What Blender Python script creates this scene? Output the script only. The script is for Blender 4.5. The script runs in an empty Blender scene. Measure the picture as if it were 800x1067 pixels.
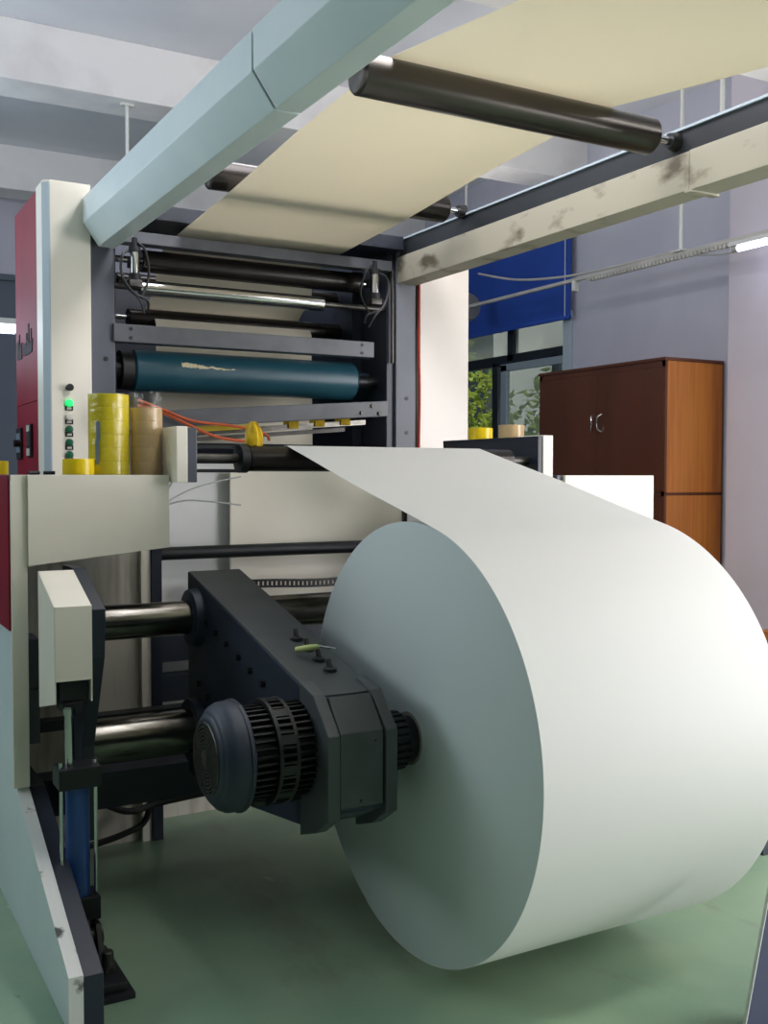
import bpy, bmesh, math, random
from mathutils import Vector, Matrix
random.seed(7)
C = bpy.context.scene.collection
S = bpy.context.scene
PI = math.pi

# ------------------------------------------------------------------ camera
cam_d = bpy.data.cameras.new('camera')
cam = bpy.data.objects.new('camera', cam_d); C.objects.link(cam)
right = Vector((0.87266515, -0.48831709, 0.00140087))
down = Vector((-0.01653122, -0.0324096, -0.99933795))
fwd = Vector((0.4880392, 0.87206424, -0.03635521))
m = Matrix((right, -down, -fwd)).transposed().to_4x4()
m.translation = Vector((0, 0, 1.5))
cam.matrix_world = m
cam_d.sensor_fit = 'VERTICAL'; cam_d.sensor_height = 36.0
cam_d.lens = 36.0 * 1075.5 / 1067.0
cam_d.clip_start = 0.05; cam_d.clip_end = 100
S.camera = cam

# ------------------------------------------------------------------ world, light, exposure
w = bpy.data.worlds.new('daylight'); S.world = w; w.use_nodes = True
bg = w.node_tree.nodes['Background']
bg.inputs[0].default_value = (0.74, 0.90, 1.0, 1); bg.inputs[1].default_value = 0.04
S.view_settings.view_transform = 'Standard'; S.view_settings.look = 'None'
S.view_settings.exposure = 0.0; S.view_settings.gamma = 1.0
S.view_settings.use_curve_mapping = False
S.cycles.max_bounces = 8

def area(name, loc, aim, sx, sy, power, col):
    d = bpy.data.lights.new(name, 'AREA'); d.shape = 'RECTANGLE'; d.size = sx; d.size_y = sy
    d.energy = power; d.color = col
    o = bpy.data.objects.new(name, d); C.objects.link(o); o.location = loc
    o.rotation_euler = (Vector(aim) - Vector(loc)).to_track_quat('-Z', 'Y').to_euler()
    return o
area('doorway_daylight_right', (7.2, -1.7, 1.1), (1.8, 3.0, 1.3), 2.8, 2.1, 232, (0.99, 0.972, 1.0))
area('window_daylight_high', (6.6, -.5, 2.7), (0.6, 3.5, 1.5), 2.6, 1.2, 64, (0.99, 0.972, 1.0))
area('window_daylight_right', (5.2, -.1, 2.6), (0.8, 3.5, 1.5), 2.4, 1.2, 28, (1.0, 0.98, 0.99))
area('window_daylight_left', (-3.0, 5.0, 3.3), (1.2, 3.0, 2.1), 3.0, 1.2, 50, (0.84, 0.955, 1.0))
area('ceiling_fill_left', (-1.2, 6.0, 3.0), (0.4, 4.6, 5.2), 4.0, 2.5, 58, (0.74, 0.86, 1.0))  # unseen upward fill added to brighten the left ceiling and beam
area('ceiling_fill_right', (4.2, 5.6, 3.3), (4.2, 5.6, 4), 1.0, 4.5, 15, (1.0, 0.95, 0.93))  # unseen upward fill added so the ceiling brightens the right wall
area('web_fill_above', (1.97, 2.9, 3.9), (1.97, 2.9, 0), 0.7, 3.6, 105, (1.0, 0.975, 1.0))  # unseen fill added above the web so light glows through its paper
area('floor_fill_right', (4.5, 0.8, 3.5), (4.3, 0.8, 0), 0.4, 2.6, 72, (1.0, 0.98, 0.99))  # unseen fill added to brighten the floor right of the roll
sd_ = bpy.data.lights.new('sun', 'SUN'); sd_.energy = 5.0; sd_.angle = .02; sd_.color = (1, .95, .85)
sun = bpy.data.objects.new('sun', sd_); C.objects.link(sun); sun.location = (8, 5, 12)
sun.rotation_euler = Vector((-.12, .42, -.9)).to_track_quat('-Z', 'Y').to_euler()

# ------------------------------------------------------------------ materials
def lin(c):
    return tuple(((v / 255) / 12.92 if v / 255 <= .04045 else ((v / 255 + .055) / 1.055) ** 2.4) for v in c)
def mat(name, rgb, rough=.5, metal=0., rgb2=None, scale=4., lo=.4, hi=.7, bump=0., bscale=80., stretch=None, detail=4., coat=0., spec=None):
    mm = bpy.data.materials.new(name); mm.use_nodes = True
    nt = mm.node_tree; p = nt.nodes['Principled BSDF']
    p.inputs['Base Color'].default_value = (*lin(rgb), 1)
    p.inputs['Roughness'].default_value = rough; p.inputs['Metallic'].default_value = metal
    if coat: p.inputs['Coat Weight'].default_value = coat
    if spec is not None: p.inputs['Specular IOR Level'].default_value = spec
    if rgb2 or bump:
        tc = nt.nodes.new('ShaderNodeTexCoord'); mp = nt.nodes.new('ShaderNodeMapping')
        nt.links.new(tc.outputs['Object'], mp.inputs[0])
        if stretch: mp.inputs['Scale'].default_value = stretch
    if rgb2:
        n = nt.nodes.new('ShaderNodeTexNoise'); n.inputs['Scale'].default_value = scale; n.inputs['Detail'].default_value = detail
        nt.links.new(mp.outputs[0], n.inputs['Vector'])
        r = nt.nodes.new('ShaderNodeValToRGB')
        r.color_ramp.elements[0].position = lo; r.color_ramp.elements[1].position = hi
        r.color_ramp.elements[0].color = (*lin(rgb), 1); r.color_ramp.elements[1].color = (*lin(rgb2), 1)
        nt.links.new(n.outputs['Fac'], r.inputs[0]); nt.links.new(r.outputs[0], p.inputs['Base Color'])
    if bump:
        n = nt.nodes.new('ShaderNodeTexNoise'); n.inputs['Scale'].default_value = bscale; n.inputs['Detail'].default_value = 3
        nt.links.new(mp.outputs[0], n.inputs['Vector'])
        b = nt.nodes.new('ShaderNodeBump'); b.inputs['Strength'].default_value = bump; b.inputs['Distance'].default_value = .004
        nt.links.new(n.outputs['Fac'], b.inputs['Height']); nt.links.new(b.outputs[0], p.inputs['Normal'])
    return mm
def emit(name, rgb, s):
    mm = bpy.data.materials.new(name); mm.use_nodes = True; p = mm.node_tree.nodes['Principled BSDF']
    p.inputs['Base Color'].default_value = (*lin(rgb), 1); p.inputs['Emission Color'].default_value = (*lin(rgb), 1)
    p.inputs['Emission Strength'].default_value = s
    return mm
def film(name, tint, gloss, rough=.08, bump=0., bscale=40, alpha_white=0.):
    mm = bpy.data.materials.new(name); mm.use_nodes = True; nt = mm.node_tree
    nt.nodes.remove(nt.nodes['Principled BSDF']); out = nt.nodes['Material Output']
    t = nt.nodes.new('ShaderNodeBsdfTransparent'); t.inputs[0].default_value = (*tint, 1)
    g = nt.nodes.new('ShaderNodeBsdfGlossy'); g.inputs['Roughness'].default_value = rough
    x = nt.nodes.new('ShaderNodeMixShader'); x.inputs[0].default_value = gloss
    nt.links.new(t.outputs[0], x.inputs[1]); nt.links.new(g.outputs[0], x.inputs[2])
    if bump:
        n = nt.nodes.new('ShaderNodeTexNoise'); n.inputs['Scale'].default_value = bscale; n.inputs['Detail'].default_value = 5
        tc = nt.nodes.new('ShaderNodeTexCoord'); nt.links.new(tc.outputs['Object'], n.inputs['Vector'])
        b = nt.nodes.new('ShaderNodeBump'); b.inputs['Strength'].default_value = bump; b.inputs['Distance'].default_value = .02
        nt.links.new(n.outputs['Fac'], b.inputs['Height']); nt.links.new(b.outputs[0], g.inputs['Normal'])
    last = x
    if alpha_white:
        d = nt.nodes.new('ShaderNodeBsdfTranslucent'); d.inputs[0].default_value = (.8, .85, .85, 1)
        y = nt.nodes.new('ShaderNodeMixShader'); y.inputs[0].default_value = alpha_white
        nt.links.new(x.outputs[0], y.inputs[1]); nt.links.new(d.outputs[0], y.inputs[2]); last = y
    nt.links.new(last.outputs[0], out.inputs['Surface'])
    return mm

M = {}
M['floor'] = mat('green_epoxy_floor', (158, 182, 152), .30, rgb2=(122, 152, 128), scale=1.6, lo=.35, hi=.7, bump=.06, bscale=14, detail=8)
def specks(mm):
    nt = mm.node_tree; p = nt.nodes['Principled BSDF']; src = p.inputs['Base Color'].links[0].from_socket
    tc = [n for n in nt.nodes if n.type == 'TEX_COORD'][0]
    last = src
    for sc_, lo, hi, col, f in ((2.3, .56, .66, (128, 126, 108), .55), (16, .70, .74, (196, 206, 192), .7), (9, .71, .75, (70, 78, 66), .7)):
        n = nt.nodes.new('ShaderNodeTexNoise'); n.inputs['Scale'].default_value = sc_; n.inputs['Detail'].default_value = 9; n.inputs['Roughness'].default_value = .62
        mp = nt.nodes.new('ShaderNodeMapping'); mp.inputs['Location'].default_value = (sc_, 3.1, 0); mp.inputs['Rotation'].default_value = (0, 0, .7); mp.inputs['Scale'].default_value = (1, .45, 1)
        nt.links.new(tc.outputs['Object'], mp.inputs[0]); nt.links.new(mp.outputs[0], n.inputs['Vector'])
        r = nt.nodes.new('ShaderNodeMapRange'); r.inputs['From Min'].default_value = lo; r.inputs['From Max'].default_value = hi; r.inputs['To Max'].default_value = f
        nt.links.new(n.outputs['Fac'], r.inputs['Value'])
        x = nt.nodes.new('ShaderNodeMix'); x.data_type = 'RGBA'; nt.links.new(r.outputs[0], x.inputs['Factor'])
        nt.links.new(last, x.inputs[6]); x.inputs[7].default_value = (*lin(col), 1); last = x.outputs[2]
    nt.links.new(last, p.inputs['Base Color'])
specks(M['floor'])
M['ceiling'] = mat('ceiling_paint', (226, 227, 234), .85, rgb2=(214, 215, 224), scale=1.2)
M['beam'] = mat('ceiling_beam_paint', (238, 236, 236), .85, rgb2=(222, 218, 218), scale=3, lo=.45, hi=.75)
M['wall'] = mat('grey_wall_paint', (196, 196, 208), .8, rgb2=(186, 186, 200), scale=1.5)
M['pillar'] = mat('pale_pillar_paint', (212, 204, 214), .8, rgb2=(202, 192, 202), scale=1.3)
M['darkwall'] = mat('dark_grey_paint', (92, 100, 112), .8)
M['paper'] = mat('white_paper', (236, 235, 232), .55, bump=.015, bscale=6)
M['webpaper'] = mat('cream_web_paper', (240, 234, 216), .6, bump=.01, bscale=6)
def see_through(mm, col, f):   # thin paper lets light through
    nt = mm.node_tree; out = nt.nodes['Material Output']; p = nt.nodes['Principled BSDF']
    d = nt.nodes.new('ShaderNodeBsdfTranslucent'); d.inputs[0].default_value = (*lin(col), 1)
    x = nt.nodes.new('ShaderNodeMixShader'); x.inputs[0].default_value = f
    nt.links.new(p.outputs[0], x.inputs[1]); nt.links.new(d.outputs[0], x.inputs[2]); nt.links.new(x.outputs[0], out.inputs['Surface'])
see_through(M['webpaper'], (246, 240, 226), .30)   # webtrans
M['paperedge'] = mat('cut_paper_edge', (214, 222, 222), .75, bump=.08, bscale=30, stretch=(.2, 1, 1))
M['white'] = mat('off_white_enamel', (238, 232, 218), .38, rgb2=(228, 221, 206), scale=2.5, lo=.45, hi=.75)
M['whitegloss_dimmed'] = mat('off_white_gloss_dimmed', (204, 195, 184), .22, rgb2=(196, 186, 174), scale=2.)  # same white enamel, darkened to offset strong light on the right column
M['whiteworn'] = mat('worn_white_paint', (226, 226, 222), .55, rgb2=(70, 68, 66), scale=13, lo=.60, hi=.68, detail=7)
M['grime'] = mat('grimy_white_panel', (200, 194, 182), .6, rgb2=(128, 122, 114), scale=5, lo=.5, hi=.95, stretch=(6, 6, .6))
M['bluewhite'] = mat('pale_blue_enamel', (222, 234, 236), .34, rgb2=(212, 226, 229), scale=2.2)
M['chamfer'] = mat('pale_blue_edge', (176, 190, 200), .35)
M['stained'] = mat('stained_cream_paint', (172, 167, 150), .6, rgb2=(98, 90, 74), scale=5, lo=.55, hi=.7, detail=8, stretch=(1, 1, 2))
M['cream'] = mat('cream_sheet_steel', (244, 239, 224), .45, rgb2=(238, 231, 214), scale=1.6)
M['palegrey'] = mat('pale_grey_sheet', (226, 227, 226), .5, rgb2=(214, 214, 213), scale=2.)
M['red'] = mat('crimson_enamel', (138, 26, 46), .5, rgb2=(122, 22, 40), scale=3, spec=.25)
M['navy'] = mat('navy_machine_paint', (40, 46, 60), .42, rgb2=(32, 37, 48), scale=3)
M['slate'] = mat('slate_machine_paint', (84, 88, 98), .42, rgb2=(72, 76, 85), scale=3)
M['steelgrey'] = mat('grey_beam_paint', (92, 95, 102), .4, rgb2=(70, 73, 79), scale=7, lo=.4, hi=.8)
M['arm'] = mat('blue_black_arm_paint', (36, 46, 62), .5, rgb2=(29, 38, 51), scale=5, bump=.06, bscale=120)
M['railblack'] = mat('black_rail_paint', (40, 43, 48), .45, rgb2=(32, 35, 39), scale=4)
M['armtop'] = mat('worn_arm_cover_paint', (78, 83, 86), .42, rgb2=(66, 71, 74), scale=6)
M['black'] = mat('black_rubber', (24, 24, 26), .45)
M['blackmetal'] = mat('black_cast_metal', (32, 34, 37), .42, .3)
M['roller'] = mat('dark_anodised_roller', (74, 70, 66), .28, .85, rgb2=(58, 55, 52), scale=3, stretch=(.4, 4, 4))
M['blackroller'] = mat('black_roller', (42, 38, 36), .27, .5)
M['chrome'] = mat('chrome', (205, 205, 205), .16, 1.)
M['steel'] = mat('oily_steel', (120, 118, 112), .22, 1., rgb2=(70, 66, 60), scale=5, stretch=(1.5, 8, 8), lo=.4, hi=.75)
M['dulliron'] = mat('dull_iron', (92, 90, 86), .42, .8, rgb2=(66, 64, 62), scale=6)
M['teal'] = mat('teal_rubber_roller', (38, 84, 98), .33, rgb2=(32, 74, 90), scale=3)
M['tealdark'] = mat('dark_teal_bracket_paint', (40, 62, 78), .45)
M['labelpaper'] = mat('torn_label_paper', (206, 198, 164), .7)
M['bluecyl'] = mat('blue_cylinder_paint', (34, 74, 138), .32)
M['yellowtape'] = mat('yellow_tape', (226, 208, 40), .22, rgb2=(206, 186, 34), scale=6)
M['yellowplain'] = mat('bright_yellow_tape', (236, 204, 24), .3)
M['tantape'] = mat('tan_tape', (206, 178, 132), .25, rgb2=(192, 162, 118), scale=5)
M['corecard'] = mat('card_core', (150, 148, 138), .8)
M['bluecore'] = mat('blue_core', (36, 58, 110), .6)
M['film'] = film('shrink_film', (.97, .97, .97), .07, .12, .9, 26)
M['filmwrinkled'] = film('crumpled_film', (.90, .91, .93), .22, .15, 1., 45)
M['greenlit'] = emit('lit_green_lens', (30, 215, 110), 1.0)
M['green'] = mat('dark_green_lens', (22, 92, 66), .2)
M['whitelens'] = mat('white_lens', (210, 205, 195), .2)
M['orange'] = mat('orange_hose', (206, 92, 46), .4)
M['redhose'] = mat('red_hose', (160, 44, 34), .4)
M['yellowcloth'] = mat('yellow_cloth', (226, 190, 20), .75, rgb2=(190, 150, 10), scale=30)
M['greycable'] = mat('grey_cable', (170, 170, 168), .5)
M['wood'] = mat('dark_brown_laminate', (98, 56, 38), .35, rgb2=(84, 46, 30), scale=3, stretch=(1, 1, .2))
M['woodside'] = mat('orange_brown_veneer', (190, 118, 54), .42, rgb2=(172, 102, 44), scale=6, stretch=(6, 6, .3))
M['blue'] = mat('royal_blue_blind', (30, 76, 172), .7, rgb2=(26, 66, 156), scale=2)
M['darkframe'] = mat('dark_window_frame', (28, 36, 44), .4)
M['alu'] = mat('silver_window_frame', (160, 172, 182), .4, .3)
M['glass'] = film('clear_glass', (.95, .98, .97), .06, .02)
M['frost'] = film('frosted_glass', (.80, .86, .85), .06, .25, .6, 18, .30)
M['leaf'] = mat('leaf', (112, 150, 66), .45, rgb2=(178, 190, 112), scale=14, lo=.45, hi=.6)
see_through(M['leaf'], (190, 205, 90), .35)
M['bark'] = mat('bark', (84, 68, 52), .8)
M['conduit'] = mat('grey_conduit', (196, 192, 186), .5, rgb2=(176, 172, 166), scale=4)
M['tube'] = emit('fluorescent_tube', (225, 228, 255), 9.)
M['plastic'] = mat('white_plastic', (222, 222, 218), .4)
M['meter'] = mat('meter_face', (120, 136, 152), .3)
M['darklabel'] = mat('dark_lettering', (44, 40, 44), .6, spec=.2)
M['handle'] = mat('pale_yellow_handle', (196, 206, 132), .4)
M['greyfan'] = mat('grey_cast_cover', (128, 130, 132), .5)
M['navyplate'] = mat('navy_sheet_steel', (66, 70, 98), .5, rgb2=(58, 62, 88), scale=3)

# ------------------------------------------------------------------ geometry helpers (world coordinates)
def nb(): return bmesh.new()
def box(bm, x0, x1, y0, y1, z0, z1, bev=0.):
    b = bmesh.new()
    bmesh.ops.create_cube(b, size=1)
    bmesh.ops.scale(b, vec=(abs(x1 - x0), abs(y1 - y0), abs(z1 - z0)), verts=b.verts)
    bmesh.ops.translate(b, vec=((x0 + x1) / 2, (y0 + y1) / 2, (z0 + z1) / 2), verts=b.verts)
    if bev: bmesh.ops.bevel(b, geom=b.edges[:], offset=bev, segments=2, affect='EDGES', profile=.6)
    merge(bm, b); return bm
def merge(bm, b):
    me = bpy.data.meshes.new('tmp'); b.to_mesh(me); b.free(); bm.from_mesh(me); bpy.data.meshes.remove(me)
def prism(bm, pts, axis, a0, a1, bev=0.):
    """polygon pts extruded along axis; pts are (y,z) for X, (x,z) for Y, (x,y) for Z"""
    def P(p, a):
        return {'X': (a, p[0], p[1]), 'Y': (p[0], a, p[1]), 'Z': (p[0], p[1], a)}[axis]
    b = bmesh.new()
    v0 = [b.verts.new(P(p, a0)) for p in pts]; v1 = [b.verts.new(P(p, a1)) for p in pts]
    b.faces.new(v0); b.faces.new(v1[::-1])
    n = len(pts)
    for i in range(n): b.faces.new((v0[i], v0[(i + 1) % n], v1[(i + 1) % n], v1[i]))
    bmesh.ops.recalc_face_normals(b, faces=b.faces)
    if bev: bmesh.ops.bevel(b, geom=b.edges[:], offset=bev, segments=2, affect='EDGES', profile=.6)
    merge(bm, b); return bm
def lathe(bm, prof, axis, c, n=48, caps=True):
    """prof: list of (a, r) along axis through c (the two other coordinates)"""
    b = bmesh.new(); rings = []
    for a, r in prof:
        ring = []
        for k in range(n):
            t = 2 * PI * k / n; u, v = r * math.cos(t), r * math.sin(t)
            p = {'X': (a, c[0] + u, c[1] + v), 'Y': (c[0] + u, a, c[1] + v), 'Z': (c[0] + u, c[1] + v, a)}[axis]
            ring.append(b.verts.new(p))
        rings.append(ring)
    for i in range(len(rings) - 1):
        for k in range(n):
            b.faces.new((rings[i][k], rings[i][(k + 1) % n], rings[i + 1][(k + 1) % n], rings[i + 1][k]))
    if caps:
        b.faces.new(rings[0]); b.faces.new(rings[-1][::-1])
    bmesh.ops.recalc_face_normals(b, faces=b.faces)
    merge(bm, b); return bm
def cyl(bm, axis, c, r, a0, a1, n=40, ch=0.):
    if ch: return lathe(bm, [(a0, r - ch), (a0 + ch, r), (a1 - ch, r), (a1, r - ch)], axis, c, n)
    return lathe(bm, [(a0, r), (a1, r)], axis, c, n)
def ringlathe(bm, ro, ri, axis, c, a0, a1, n=48):
    b = bmesh.new(); lathe(b, [(a0, ri), (a0, ro), (a1, ro), (a1, ri), (a0, ri)], axis, c, n, caps=False)
    bmesh.ops.remove_doubles(b, verts=b.verts, dist=1e-5); bmesh.ops.recalc_face_normals(b, faces=b.faces)
    merge(bm, b); return bm
def smooth_path(pts, k=8):
    P = [Vector(p) for p in pts]; out = []
    for i in range(len(P) - 1):
        p0 = P[max(i - 1, 0)]; p1 = P[i]; p2 = P[i + 1]; p3 = P[min(i + 2, len(P) - 1)]
        for j in range(k):
            t = j / k
            out.append(.5 * ((2 * p1) + (p2 - p0) * t + (2 * p0 - 5 * p1 + 4 * p2 - p3) * t * t + (3 * p1 - p0 - 3 * p2 + p3) * t ** 3))
    out.append(P[-1]); return out
def tube(bm, pts, r, n=10, sm=True):
    P = smooth_path(pts) if sm and len(pts) > 2 else [Vector(p) for p in pts]
    b = bmesh.new(); rings = []; up = None
    for i, p in enumerate(P):
        d = (P[min(i + 1, len(P) - 1)] - P[max(i - 1, 0)]).normalized()
        if up is None:
            up = d.orthogonal().normalized()
        up = (up - d * up.dot(d)).normalized(); s = d.cross(up)
        rings.append([b.verts.new(p + up * (r * math.cos(2 * PI * k / n)) + s * (r * math.sin(2 * PI * k / n))) for k in range(n)])
    for i in range(len(rings) - 1):
        for k in range(n): b.faces.new((rings[i][k], rings[i][(k + 1) % n], rings[i + 1][(k + 1) % n], rings[i + 1][k]))
    b.faces.new(rings[0]); b.faces.new(rings[-1][::-1])
    bmesh.ops.recalc_face_normals(b, faces=b.faces)
    merge(bm, b); return bm
def sheet(bm, path, x0, x1, th=.0012, nx=12, wav=None):
    """a bent sheet: path is a list of (y,z), extruded from x0 to x1 with thickness th"""
    P = [Vector((0, p[0], p[1])) for p in path]
    b = bmesh.new(); rows = [[], []]
    for i, p in enumerate(P):
        d = (P[min(i + 1, len(P) - 1)] - P[max(i - 1, 0)]).normalized()
        nrm = Vector((0, -d.z, d.y))
        for s in (0, 1):
            rows[s].append([b.verts.new(Vector((x0 + (x1 - x0) * k / nx, p.y, p.z)) + nrm * (th * (s - .5) + (wav(k / nx, i) if wav else 0))) for k in range(nx + 1)])
    for s in (0, 1):
        for i in range(len(P) - 1):
            for k in range(nx):
                f = (rows[s][i][k], rows[s][i][k + 1], rows[s][i + 1][k + 1], rows[s][i + 1][k])
                b.faces.new(f if s else f[::-1])
    for i in range(len(P) - 1):
        for k in (0, nx):
            b.faces.new((rows[0][i][k], rows[0][i + 1][k], rows[1][i + 1][k], rows[1][i][k]))
    for i in (0, len(P) - 1):
        for k in range(nx):
            b.faces.new((rows[0][i][k], rows[0][i][k + 1], rows[1][i][k + 1], rows[1][i][k]))
    bmesh.ops.recalc_face_normals(b, faces=b.faces)
    merge(bm, b); return bm

ORG = {}
def obj(name, bm, material, parent=None, loc=None, smooth=True, ang=35):
    me = bpy.data.meshes.new(name)
    o = bpy.data.objects.new(name, me)
    if parent is not None: org = ORG[parent]
    elif loc is not None: org = Vector(loc)
    else:
        vs = [v.co for v in bm.verts]
        lo = [min(v[i] for v in vs) for i in range(3)]; hi = [max(v[i] for v in vs) for i in range(3)]
        org = Vector(((lo[0] + hi[0]) / 2, (lo[1] + hi[1]) / 2, lo[2]))
    bmesh.ops.translate(bm, vec=-org, verts=bm.verts)
    bm.to_mesh(me); bm.free()
    me.materials.append(M[material] if isinstance(material, str) else material)
    C.objects.link(o); ORG[o] = Vector(org)
    if parent is not None: o.parent = parent
    else: o.location = org
    if smooth:
        for p in me.polygons: p.use_smooth = True
        b = bmesh.new(); b.from_mesh(me)
        for e in b.edges:
            if len(e.link_faces) == 2 and e.calc_face_angle(0) > math.radians(ang): e.smooth = False
        b.to_mesh(me); b.free()
    return o
def tag(o, label, cat, group=None):
    o['label'] = label; o['category'] = cat
    if group: o['group'] = group
    return o
def thing(name, label, cat, loc, group=None):
    o = bpy.data.objects.new(name, None); C.objects.link(o); o.location = loc
    o.empty_display_size = .1; ORG[o] = Vector(loc)
    return tag(o, label, cat, group)
def struct(name, bm, material, **k):
    o = obj(name, bm, material, **k); o['kind'] = 'structure'; return o
def dup(root, delta, label=None, group=None):
    r = root.copy(); C.objects.link(r); r.location = root.location + Vector(delta); ORG[r] = ORG[root] + Vector(delta)
    if label: r['label'] = label
    if group: r['group'] = group
    for ch in list(root.children):
        c = ch.copy(); C.objects.link(c); c.parent = r; ORG[c] = ORG[r]
        for g in list(ch.children):
            d = g.copy(); C.objects.link(d); d.parent = c
    return r

# ------------------------------------------------------------------ the room
struct('floor', box(nb(), -5, 5.6, -5, 9.5, -.1, 0), 'floor', smooth=False)
SL = 4.15
struct('ceiling', box(nb(), -5, 5.6, -5, 9.5, SL, SL + .15), 'ceiling', smooth=False)
for i, y in enumerate((-.94, 1.5, 3.94, 6.38, 8.82)):
    struct('trim_%d' % (i + 1), box(nb(), -5, 5.4, y, y + .32, 3.8, SL, .006), 'beam', smooth=False)
# right wall with the window opening (Y 6.6..8.7, Z 0.95..3.6)
WX = 5.4
b = nb(); WY0, WY1, WZ0, WZ1 = 6.60, 8.72, .95, 3.6
box(b, WX, WX + .2, 3.0, WY0, 0, SL); box(b, WX, WX + .2, WY1, 9.5, 0, SL)
box(b, WX, WX + .2, WY0, WY1, 0, WZ0); box(b, WX, WX + .2, WY0, WY1, WZ1, SL)
box(b, WX, WX + .2, 2.6, 3.0, 0, SL)
struct('wall_right', b, 'wall', smooth=False)
struct('trim_7', box(nb(), 5.25, WX, 3.7, 4.80, 0, SL), 'pillar', smooth=False)
b = nb(); box(b, -5, 5.6, 9.3, 9.5, 3.17, SL)
struct('wall_back', b, 'wall', smooth=False)
b = nb(); box(b, -5, 5.6, 9.28, 9.5, 0, 3.17); box(b, -5, 5.4, 9.24, 9.28, 3.14, 3.19)
struct('trim_8', b, 'darkwall', smooth=False)

# window
win = nb(); fx0, fx1 = 5.44, 5.50
for y0, y1, z0, z1 in ((WY0, WY1, WZ0, WZ0 + .05), (WY0, WY1, WZ1 - .05, WZ1), (WY1 - .05, WY1, WZ0, WZ1), (WY0, WY0 + .04, WZ0, WZ1),
                       (WY0, WY1, 2.47, 2.56), (7.40, 7.49, 2.5, WZ1), (7.63, 7.72, WZ0, 2.5), (6.80, 6.86, WZ0, 2.5)):
    box(win, fx0, fx1, y0, y1, z0, z1, .004)
w1 = struct('window_1', win, 'darkframe', smooth=False)
b = nb(); sx0, sx1 = 5.405, 5.44
for y0, y1, z0, z1 in ((7.45, 7.54, WZ0, 2.47), (6.66, 7.54, 2.41, 2.475), (6.62, 6.68, WZ0, 2.47)):
    box(b, sx0, sx1, y0, y1, z0, z1, .004)
o = obj('sliding_sash', b, 'alu', parent=w1, smooth=False)
b = nb(); box(b, 5.375, 5.42, 6.54, 6.64, WZ0, 2.82, .004); obj('jamb', b, 'chamfer', parent=w1, smooth=False)
obj('clear_pane', box(nb(), 5.468, 5.474, 7.7, WY1 - .04, WZ0 + .04, 2.5), 'glass', parent=w1, smooth=False)
obj('frosted_pane', box(nb(), 5.418, 5.424, 6.68, 7.46, WZ0 + .02, 2.42), 'frost', parent=w1, smooth=False)
obj('frosted_pane', box(nb(), 5.468, 5.474, 6.62, 7.42, 2.54, WZ1 - .03), 'frost', parent=w1, smooth=False)
obj('frosted_pane', box(nb(), 5.468, 5.474, 7.47, WY1 - .04, 2.54, WZ1 - .03), 'frost', parent=w1, smooth=False)

# blind
bl = thing('roller_blind', 'royal blue roller blind pulled halfway down over the window', 'blind', (5.34, 7.6, 2.755))
b = nb(); sheet(b, [(6.48, 3.95), (6.48, 2.77)], 5.34, 5.34, .002, 1); b.free()
obj('fabric', box(nb(), 5.334, 5.340, 6.50, 8.9, 2.77, 3.70), 'blue', parent=bl, smooth=False)
obj('bottom_rail', box(nb(), 5.325, 5.348, 6.50, 8.9, 2.745, 2.775, .004), 'blue', parent=bl)
b = nb(); cyl(b, 'Y', (5.337, 3.72), .035, 6.48, 8.92, 24); obj('roller_tube', b, 'blue', parent=bl)
b = nb(); tube(b, [(5.328, 6.56, 3.70), (5.328, 6.56, 2.77)], .004, 6); obj('pull_cord', b, 'plastic', parent=bl)
b = nb(); b.free()
for y in (6.47, 8.90): obj('bracket', box(nb(), 5.33, WX, y, y + .03, 3.66, 3.78), 'plastic', parent=bl, smooth=False)

# greenery outside the window
def shrub(name, label, cx, cy, cz, rx, ry, rz, n, group):
    t = thing(name, label, 'shrub', (cx, cy, 0), group)
    b = bmesh.new()
    for i in range(n):
        u = Vector((random.gauss(0, 1), random.gauss(0, 1), random.gauss(0, 1))).normalized() * random.random() ** .4
        p = Vector((cx + u.x * rx, cy + u.y * ry, cz + u.z * rz))
        d = Vector((random.gauss(0, 1), random.gauss(0, 1), random.gauss(0, .6) - .3)).normalized()
        s = d.cross(Vector((random.random(), random.random(), 1))).normalized()
        L = random.uniform(.09, .17); W = L * .22; nn = d.cross(s) * .01
        vs = [b.verts.new(p), b.verts.new(p + d * L * .4 + s * W + nn), b.verts.new(p + d * L), b.verts.new(p + d * L * .4 - s * W + nn)]
        b.faces.new(vs)
    obj('foliage', b, 'leaf', parent=t, smooth=False)
    b = nb()
    tube(b, [(cx, cy, 0), (cx + .05, cy - .04, cz * .5), (cx - .03, cy + .03, cz)], .04, 8)
    obj('trunk', b, 'bark', parent=t)
shrub('shrub', 'leafy green shrub seen through the clear left window pane', 6.9, 10.6, 1.9, .8, .8, 1.3, 2600, 'shrubs outside the window')
shrub('shrub', 'blurred leafy shrub outside behind the frosted window sash', 7.2, 8.6, 1.7, .7, .8, 1.1, 1800, 'shrubs outside the window')
struct('wall_outside_fill', box(nb(), 8.9, 13, 12.6, 12.8, -.1, 5), 'beam', smooth=False)  # pale wall added to brighten the view through the frosted panes
struct('trim_9', box(nb(), 5.6, 14, 4, 16, -.12, -.02), 'darkwall', smooth=False)

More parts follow.
